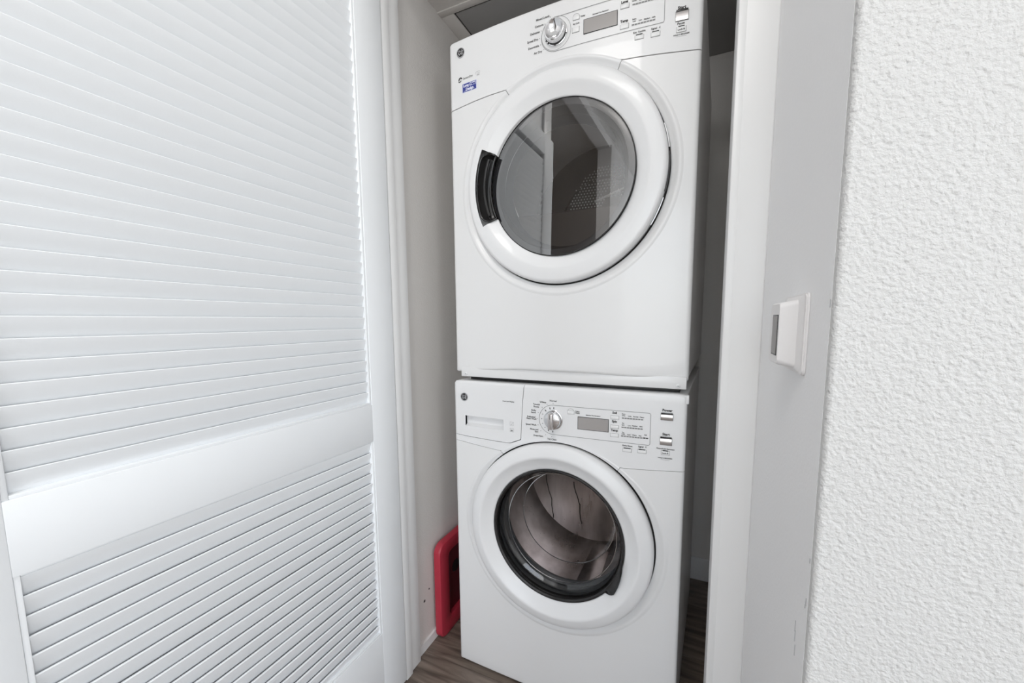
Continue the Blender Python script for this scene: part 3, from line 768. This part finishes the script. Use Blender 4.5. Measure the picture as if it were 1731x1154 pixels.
bm = new(); lathe(bm, [(.1750, .004), (.1748, .0016), (.1735, .0012), (.1600, .0012), (.1590, .003), (.1590, .012), (.1530, .030)], dcx, dcz, 160); lean(bm, yo+.0105); sub(part('window_border', bm, M['window_print'], dt), dd)
bm = new(); lathe(bm, [(.1747, 0), (.09, -.0005), (.0001, -.0007)], dcx, dcz, 128); lean(bm, yo+.0105)
sub(part('window_glass', bm, M['dryer_glass'], dt), dd)
bm = new(); tube(bm, [(dcx+.1748*math.cos(a), 0, dcz+.1748*math.sin(a)) for a in linsp(0, 2*PI, 129)[:-1]], .0013, 6, True); lean(bm, yo+.0103); sub(part('window_seal', bm, M['black'], dt), dd)
bm = new(); lathe(bm, [(.158, yw+.034), (.153, yw+.036), (.146, yw+.055), (.142, yw+.060), (.20, yw+.062)], dcx, dcz, 96); sub(part('door_liner', bm, M['window_print'], dt), dd)
# handle: dark pocket let into the left of the ring, with an upright curved fin
bm = new()
def hp(a, r): return (dcx+r*math.cos(a), dcz+r*math.sin(a))
nn = 30; cols = []
hs = [(.1745, yw+.001), (.178, yo+.018), (.187, yo+.022), (.199, yo+.018), (.2080, yo+.006), (.2115, yo-.0005), (.2125, yo+.001)]
for i in range(nn+1):
    u = i/nn*2-1; a = A0+math.radians(25.6)*u
    k = 1-.55*max(0, (abs(u)-.72)/.28)**2.2; fl_ = max(0, (abs(u)-.86)/.14)
    cols.append([bm.verts.new((*[(lambda q: q)(0)]*0, hp(a, .1745+(r-.1745)*k)[0], y*(1-fl_)+(yo-.0006+.0035*(1-(r-.17)/.04))*fl_, hp(a, .1745+(r-.1745)*k)[1])) for r, y in hs])
for A, B in zip(cols, cols[1:]):
    for j in range(len(hs)-1): bm.faces.new((A[j], B[j], B[j+1], A[j+1]))
hd = sub(part('door_handle', bm, M['black'], dt), dd)
bm = new()
out = [hp(A0+math.radians(25)*u, .1760+(.2105-.1760)*(1-.55*max(0, (abs(u)-.72)/.28)**2.2)) for u in linsp(-1, 1, 31)]
inn = [hp(A0+math.radians(25)*u, .1755) for u in linsp(1, -1, 21)]
tube(bm, [(x, yo+.0006+max(0, .2-math.hypot(x-dcx, z-dcz))*.22, z) for x, z in out+inn], .0022, 8, True)
for u0, u1, r_, y_, rad in ((-21, 21, .1880, yo+.0035, .0038), ): tube(bm, [(*hp(A0+math.radians(a), r_+.003*math.cos(math.radians(a)*3))[:1], y_, hp(A0+math.radians(a), r_)[1]) for a in linsp(u0, u1, 24)], rad, 10)
sub(part('handle_fin', bm, M['black'], dt), dd)
# hinge seen in the gap on the right
bm = new()
for a0, a1 in ((7, 19), (-31, -17)):
    bm = new(); tube(bm, [(dcx+.2412*math.cos(math.radians(a)), .004, dcz+.2412*math.sin(math.radians(a))) for a in linsp(a0, a1, 8)], .0012, 6); h_ = part('hinge', bm, M['chrome'], dt)

bm = new()
for a0, a1 in ((-14, 5), ): tube(bm, [(dcx+.2410*math.cos(math.radians(a)), .003, dcz+.2410*math.sin(math.radians(a))) for a in linsp(a0, a1, 8)], .0020, 6)
sub(part('hinge_cover', bm, M['black'], dt), h_)
# drum with perforated back plate, lint filter housing
bm = new(); lathe(bm, [(.145, yw+.064), (.20, yw+.066), (.262, .075), (.268, .10), (.268, .50), (.262, .515)], dcx, dcz+.01, 96); dm = part('drum', bm, M['drum_grey'], dt)
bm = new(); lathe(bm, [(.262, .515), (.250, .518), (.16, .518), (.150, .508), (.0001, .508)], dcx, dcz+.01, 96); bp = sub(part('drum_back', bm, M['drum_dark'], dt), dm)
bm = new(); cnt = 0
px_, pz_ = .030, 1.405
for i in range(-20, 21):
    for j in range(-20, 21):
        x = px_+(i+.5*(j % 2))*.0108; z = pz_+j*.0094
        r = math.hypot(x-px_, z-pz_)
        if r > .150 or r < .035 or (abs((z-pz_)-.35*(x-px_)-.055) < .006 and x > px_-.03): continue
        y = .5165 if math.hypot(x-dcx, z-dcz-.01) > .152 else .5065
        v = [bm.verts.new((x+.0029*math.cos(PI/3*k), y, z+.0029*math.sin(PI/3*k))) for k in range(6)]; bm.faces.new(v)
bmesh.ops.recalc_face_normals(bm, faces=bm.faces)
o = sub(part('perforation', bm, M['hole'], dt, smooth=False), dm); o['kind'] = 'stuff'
bm = new(); tube(bm, [(-.03, .505, 1.43), (.11, .505, 1.475)], .004, 8); sub(part('drum_rib', bm, M['hole'], dt), dm)
bm = new(); box(bm, -.165, .175, .055, .115, 1.12, 1.285, bev=.004); part('lint_filter_housing', bm, M['lint'], dt)

# dryer controls
dkx, dkz = -.0030, 1.6567
capsule_panel(DF, dt, dkx, dkz-.002, .0350, .2258)
knob(DF, dt, dkx, dkz, .0245, True)
bm = new(); DF.line(bm, [(dkx+.0345*math.cos(a), dkz+.0345*math.sin(a)) for a in linsp(0, 2*PI, 49)[:-1]], .0007, .0005, True)
for x, z in ((-.0166, 1.6940), (-.0294, 1.6830), (-.0386, 1.6712), (-.0423, 1.6564), (-.0399, 1.6424), (-.0319, 1.6304)): DF.quad(bm, x-.0008, x+.0008, z-.0008, z+.0008, .0006)
part('dial_mark', bm, M['ink_soft'], dt, smooth=False)
for s, x, z in (('Mixed Loads', -.0185, 1.6950), ('Cottons', -.0330, 1.6815), ('Delicates', -.0420, 1.6690), ('Speed Dry', -.0460, 1.6543), ('Dewrinkle', -.0440, 1.6400), ('Air Dry', -.0365, 1.6262)): txt('d', s, x, z, .0064, 'RIGHT')
display(DF, dt, .0610, .1315, 1.6378, 1.6655)
txt('d', 'Estimated Time Remaining', .0965, 1.6705, .0032)
small_button(DF, dt, .0362, .0502, 1.6710, 1.6790)
bm = new(); DF.line(bm, [(.0432+.0062*math.cos(a), 1.6797+.0040*math.sin(a)) for a in linsp(0, PI, 12)], .0006); part('button_arch', bm, M['ink_soft'], dt, smooth=False)
txt('d', 'Delay', .0582, 1.6735, .0044); txt('d', 'My Cycle', .0434, 1.6622, .0038); txt('d', 'Cycles', .0434, 1.6585+.004, .0001)
small_button(DF, dt, .0348, .0500, 1.6460, 1.6565)
for s, zl, z0, z1 in (('Level', 1.6768, 1.6655, 1.6740), ('Temp', 1.6400, 1.6262, 1.6350)):
    small_button(DF, dt, .1385, .1556, z0, z1); txt('d', s, .1465, zl-.001, .0068, off=.0002)
bars(DF, dt, .1620, .2100, 1.6680, 8); bars(DF, dt, .1613, .2085, 1.6290, 8)
for x, z, a in ((.1660, 1.6740, 'Damp'), (.1790, 1.6725, 'Less'), (.1915, 1.6725, 'Dry'), (.2050, 1.6725, 'More'), (.1668, 1.6385, 'Extra'), (.1668, 1.6345, 'Low'), (.1789, 1.6338, 'Low'), (.1921, 1.6333, 'Medium'), (.2050, 1.6330, 'High')): txt('d', a, x, z, .0037)
small_button(DF, dt, .1688, .1860, 1.5985, 1.6065, True); small_button(DF, dt, .2008, .2182, 1.5965, 1.6050, True)
txt('d', 'Ext. Tumble', .1775, 1.6115, .0050); txt('d', 'Signal', .2065, 1.6105, .0052)
big_button(DF, dt, .2478, .2708, 1.6152, 1.6335); txt('d', 'Start', .2585, 1.6372, .0078, off=.0002); txt('d', 'Pause', .2576, 1.6085, .0060)
small_button(DF, dt, .2498, .2676, 1.5940, 1.6038, True, .003); txt('d2', 'Lock', .2565, 1.5968, .0048)
bm = new(); y = DF.y(.264)-.0026; lathe(bm, [(0.0001, y), (.0013, y)], .2638, 1.5980, 12); part('lock_symbol', bm, M['ink'], dt)
txt('d', 'HOLD 3 SECONDS', .2590, 1.5885, .0036)
bm = new(); DF.quad(bm, .2490, .2690, 1.5860, 1.5864, .0005)
v = [bm.verts.new((x, DF.y(x)-.0005, z)) for x, z in ((.2155, 1.6122), (.2185, 1.6098), (.2185, 1.6146))]; bm.faces.new(v)
part('printed_symbol', bm, M['ink_soft'], dt, smooth=False)
badge(DF, dt, -.2608, 1.6905, .0120); txt('db', 'GE', -.2608, 1.6860, .0120, shear=.25)
# sensor mark and blue sticker
bm = new(); DF.line(bm, [(-.2635+.0045*math.cos(a), 1.6275+.0042*math.sin(a)) for a in linsp(.2, PI*1.1, 12)], .0032, .0006); DF.line(bm, [(-.2655+.0040*math.cos(a), 1.6262+.0036*math.sin(a)) for a in linsp(PI*1.1, PI*1.9, 10)], .0022, .0006)
part('sensor_symbol', bm, M['ink'], dt, smooth=False); txt('ds', 'SensorDry', -.2550, 1.6255, .0068, 'LEFT')
bm = new(); DF.line(bm, [(-.2160, 1.6265), (-.2160, 1.6315), (-.2130, 1.6325), (-.2040, 1.6325), (-.2035, 1.6285), (-.2120, 1.6280)], .0005, .0005); part('faint_symbol', bm, M['ink_soft'], dt, smooth=False)
txt('ds', 'PLUS', -.2090, 1.6235, .0034)
bm = new(); DF.box(bm, -.2580, -.2140, 1.5935, 1.6155, .0004); st = part('sticker', bm, M['sticker_white'], dt, smooth=False)
bm = new(); DF.box(bm, -.2568, -.2152, 1.5947, 1.6143, .0006)
sub(part('sticker_print', bm, M['blue'], dt, smooth=False), st)
bm = new(); DF.quad(bm, -.2350, -.2165, 1.6055, 1.6130, .0009); DF.quad(bm, -.2530, -.2200, 1.5965, 1.5972, .0009); sub(part('sticker_panel', bm, M['sticker_white'], dt, smooth=False), st)
txt('dw', 'Long', -.2460, 1.6065, .0085, off=.0003); txt('dbl', 'Vent', -.2257, 1.6065, .0080, off=.0003); txt('dw', 'Design', -.2350, 1.5972, .0088, off=.0003)

# ---- all the print at once
objs = []
for bucket, s, x, z, size, al, shear, off in TEXTS:
    if size < .001: continue
    c = bpy.data.curves.new('t', 'FONT'); c.body = s; c.size = size; c.align_x = al; c.shear = shear; c.offset = off+.00013; c.resolution_u = 2
    o = bpy.data.objects.new('t', c); COL.objects.link(o); objs.append((o, bucket, x, z))
bpy.context.view_layer.update(); dg = bpy.context.evaluated_depsgraph_get()
B = {}
for o, bucket, x, z in objs:
    me = bpy.data.meshes.new_from_object(o.evaluated_get(dg)); face = WF if bucket[0] == 'w' else DF
    h = {'w': .0006, 'd': .0006, 'w2': .0021, 'd2': .0021, 'wb': .0021, 'db': .0021, 'ds': .0006, 'dw': .0010, 'dbl': .0012}[bucket]
    for v in me.vertices:
        X_, Z_ = v.co.x+x, v.co.y+z; v.co = (X_, face.y(X_ if bucket not in ('wb', 'db') else x)-h, Z_)
    B.setdefault(bucket, new()).from_mesh(me)
    c = o.data; bpy.data.objects.remove(o); bpy.data.curves.remove(c); bpy.data.meshes.remove(me)
names = {'w': ('lettering', 'ink'), 'd': ('lettering', 'ink'), 'w2': ('button_lettering', 'ink'), 'd2': ('button_lettering', 'ink'), 'wb': ('emblem_monogram', 'silver_print'), 'db': ('emblem_monogram', 'silver_print'), 'ds': ('sensor_lettering', 'ink_soft'), 'dw': ('sticker_lettering', 'sticker_white'), 'dbl': ('sticker_lettering', 'blue')}
for k, bm in B.items(): part(names[k][0], bm, M[names[k][1]], wt if k[0] == 'w' else dt, smooth=False)

# ------------------------------------------------------------------ red folded step stool between wall and washer
rs = thing('step_stool', 'red plastic folded stool standing on edge between closet wall and washer', 'stool', (-0.4035, 0.2, 0))
def rrect(y0, y1, z0, z1, r, n=8):
    p = []
    for cy, cz_, a0 in ((y1-r, z1-r, 0), (y0+r, z1-r, PI/2), (y0+r, z0+r, PI), (y1-r, z0+r, 1.5*PI)):
        p += [(cy+r*math.cos(a0+PI/2*k/n), cz_+r*math.sin(a0+PI/2*k/n)) for k in range(n+1)]
    return p
Y0, Y1, Z0, Z1 = .040, .400, .0, .318
outer = rrect(Y0, Y1, Z0, Z1, .030); inner = rrect(Y0+.052, Y1-.052, Z0+.05, Z1-.045, .018)
# lower front corner swells into a little foot
bm = new()
secs = []
for xx, k in ((-.4165, 1.0), (-.4155, .2), (-.412, -.0), (-.396, -.0), (-.3915, .25), (-.3890, 1.0)):
    sh = .004*k
    secs.append([(xx, Vector(p)) for p in []])
def ring_at(bm, poly, x, shrink):
    cy = (Y0+Y1)/2; cz_ = (Z0+Z1)/2
    return [bm.verts.new((x, p[0]+(shrink if p[0] < cy else -shrink), p[1]+(shrink if p[1] < cz_ else -shrink))) for p in poly]
loops = [ring_at(bm, inner, -.4155, 0), ring_at(bm, outer, -.4155, .004), ring_at(bm, outer, -.4125, .0), ring_at(bm, outer, -.3960, .0), ring_at(bm, outer, -.3915, .0025), ring_at(bm, outer, -.3900, .007), ring_at(bm, inner, -.3910, -.004), ring_at(bm, inner, -.3940, 0)]
for A, B_ in zip(loops, loops[1:]+loops[:1]):
    for i in range(len(A)):
        j = (i+1) % len(A); bm.faces.new((A[i], A[j], B_[j], B_[i]))
bmesh.ops.recalc_face_normals(bm, faces=bm.faces)
part('frame', bm, M['red'], rs)
bm = new(); box(bm, -.4145, -.4075, Y0+.048, Y1-.048, Z0+.046, Z1-.041, bev=.001); part('seat_panel', bm, M['red_dark'], rs)
bm = new(); prism(bm, rrect(.13, .17, .17, .21, .019), 0, -.4078, -.4065); part('grip_hole', bm, M['black'], rs)
for yy in (.098, .34):
    bm = new(); tube(bm, [(-.4015, yy, .06), (-.4015, yy, .26)], .006, 10); part('folded_leg', bm, M['red_dark'], rs)

# ------------------------------------------------------------------ thermostat on the side wall
th = thing('thermostat', 'small white wall thermostat with grey screen on the right side wall', 'thermostat', (0.412, -0.36, 1.0))
bm = new()
prism(bm, rrect(-.412, -.306, .957, 1.0435, .006), 0, .4085, .4118)
bmesh.ops.bevel(bm, geom=[e for e in bm.edges if all(abs(v.co.x-.4085) < 1e-5 for v in e.verts)], offset=.0012, segments=2, affect='EDGES')
part('wall_plate', bm, M['device'], th)
bm = new()
A = rrect(-.404, -.316, .9590, 1.0415, .006); Bq = rrect(-.386, -.332, .9655, 1.0350, .007)
ra = [bm.verts.new((.4085, *p)) for p in A]; r1 = [bm.verts.new((.4060, *p)) for p in rrect(-.3925, -.327, .9630, 1.0375, .006)]
rb_ = [bm.verts.new((.3925, *p)) for p in Bq]; rc = [bm.verts.new((.3905, p[0]*1, p[1])) for p in rrect(-.3845, -.3335, .967, 1.0335, .006)]
for P_, Q_ in ((ra, r1), (r1, rb_), (rb_, rc)):
    for i in range(len(P_)): j = (i+1) % len(P_); bm.faces.new((P_[i], P_[j], Q_[j], Q_[i]))
bm.faces.new(rc); bmesh.ops.recalc_face_normals(bm, faces=bm.faces); part('body', bm, M['device'], th)
bm = new(); box(bm, .3898, .3907, -.3795, -.3505, .9755, 1.0215, bev=.0002); sc_ = part('screen', bm, M['black'], th)
bm = new(); box(bm, .3895, .3899, -.3780, -.3520, .9770, 1.0200); sub(part('screen_glass', bm, M['lcd'], th, smooth=False), sc_)

for o in scene.objects:
    if o.parent and o.name.split('.')[0] in ('lettering', 'button_lettering', 'sensor_lettering', 'sticker_lettering', 'emblem_monogram', 'dial_mark', 'indicator_bar', 'printed_symbol', 'knob_mark', 'bowl_rim', 'sticker_panel', 'sensor_symbol', 'lock_symbol', 'drum_seam', 'paint_chip', 'screw_hole', 'emblem_rim'):
        o['kind'] = 'stuff'

PL = {'door_handle': 'black recessed door handle', 'sticker': 'small blue and white sticker', 'knob': 'chrome cycle dial', 'gasket': 'dark grey rubber door gasket', 'window_trim': 'black ring around the window',
      'push_button': 'satin silver button', 'emblem': 'round black and silver emblem', 'drum': 'drum seen through the window', 'display': 'grey display in a dark frame', 'base_flange': 'white base flange below the front panel',
      'seat_panel': 'darker red inner panel', 'screen': 'grey screen'}
for o in scene.objects:
    k = o.name.split('.')[0]
    if o.parent and o.type == 'MESH' and k in PL: o['label'] = PL[k]
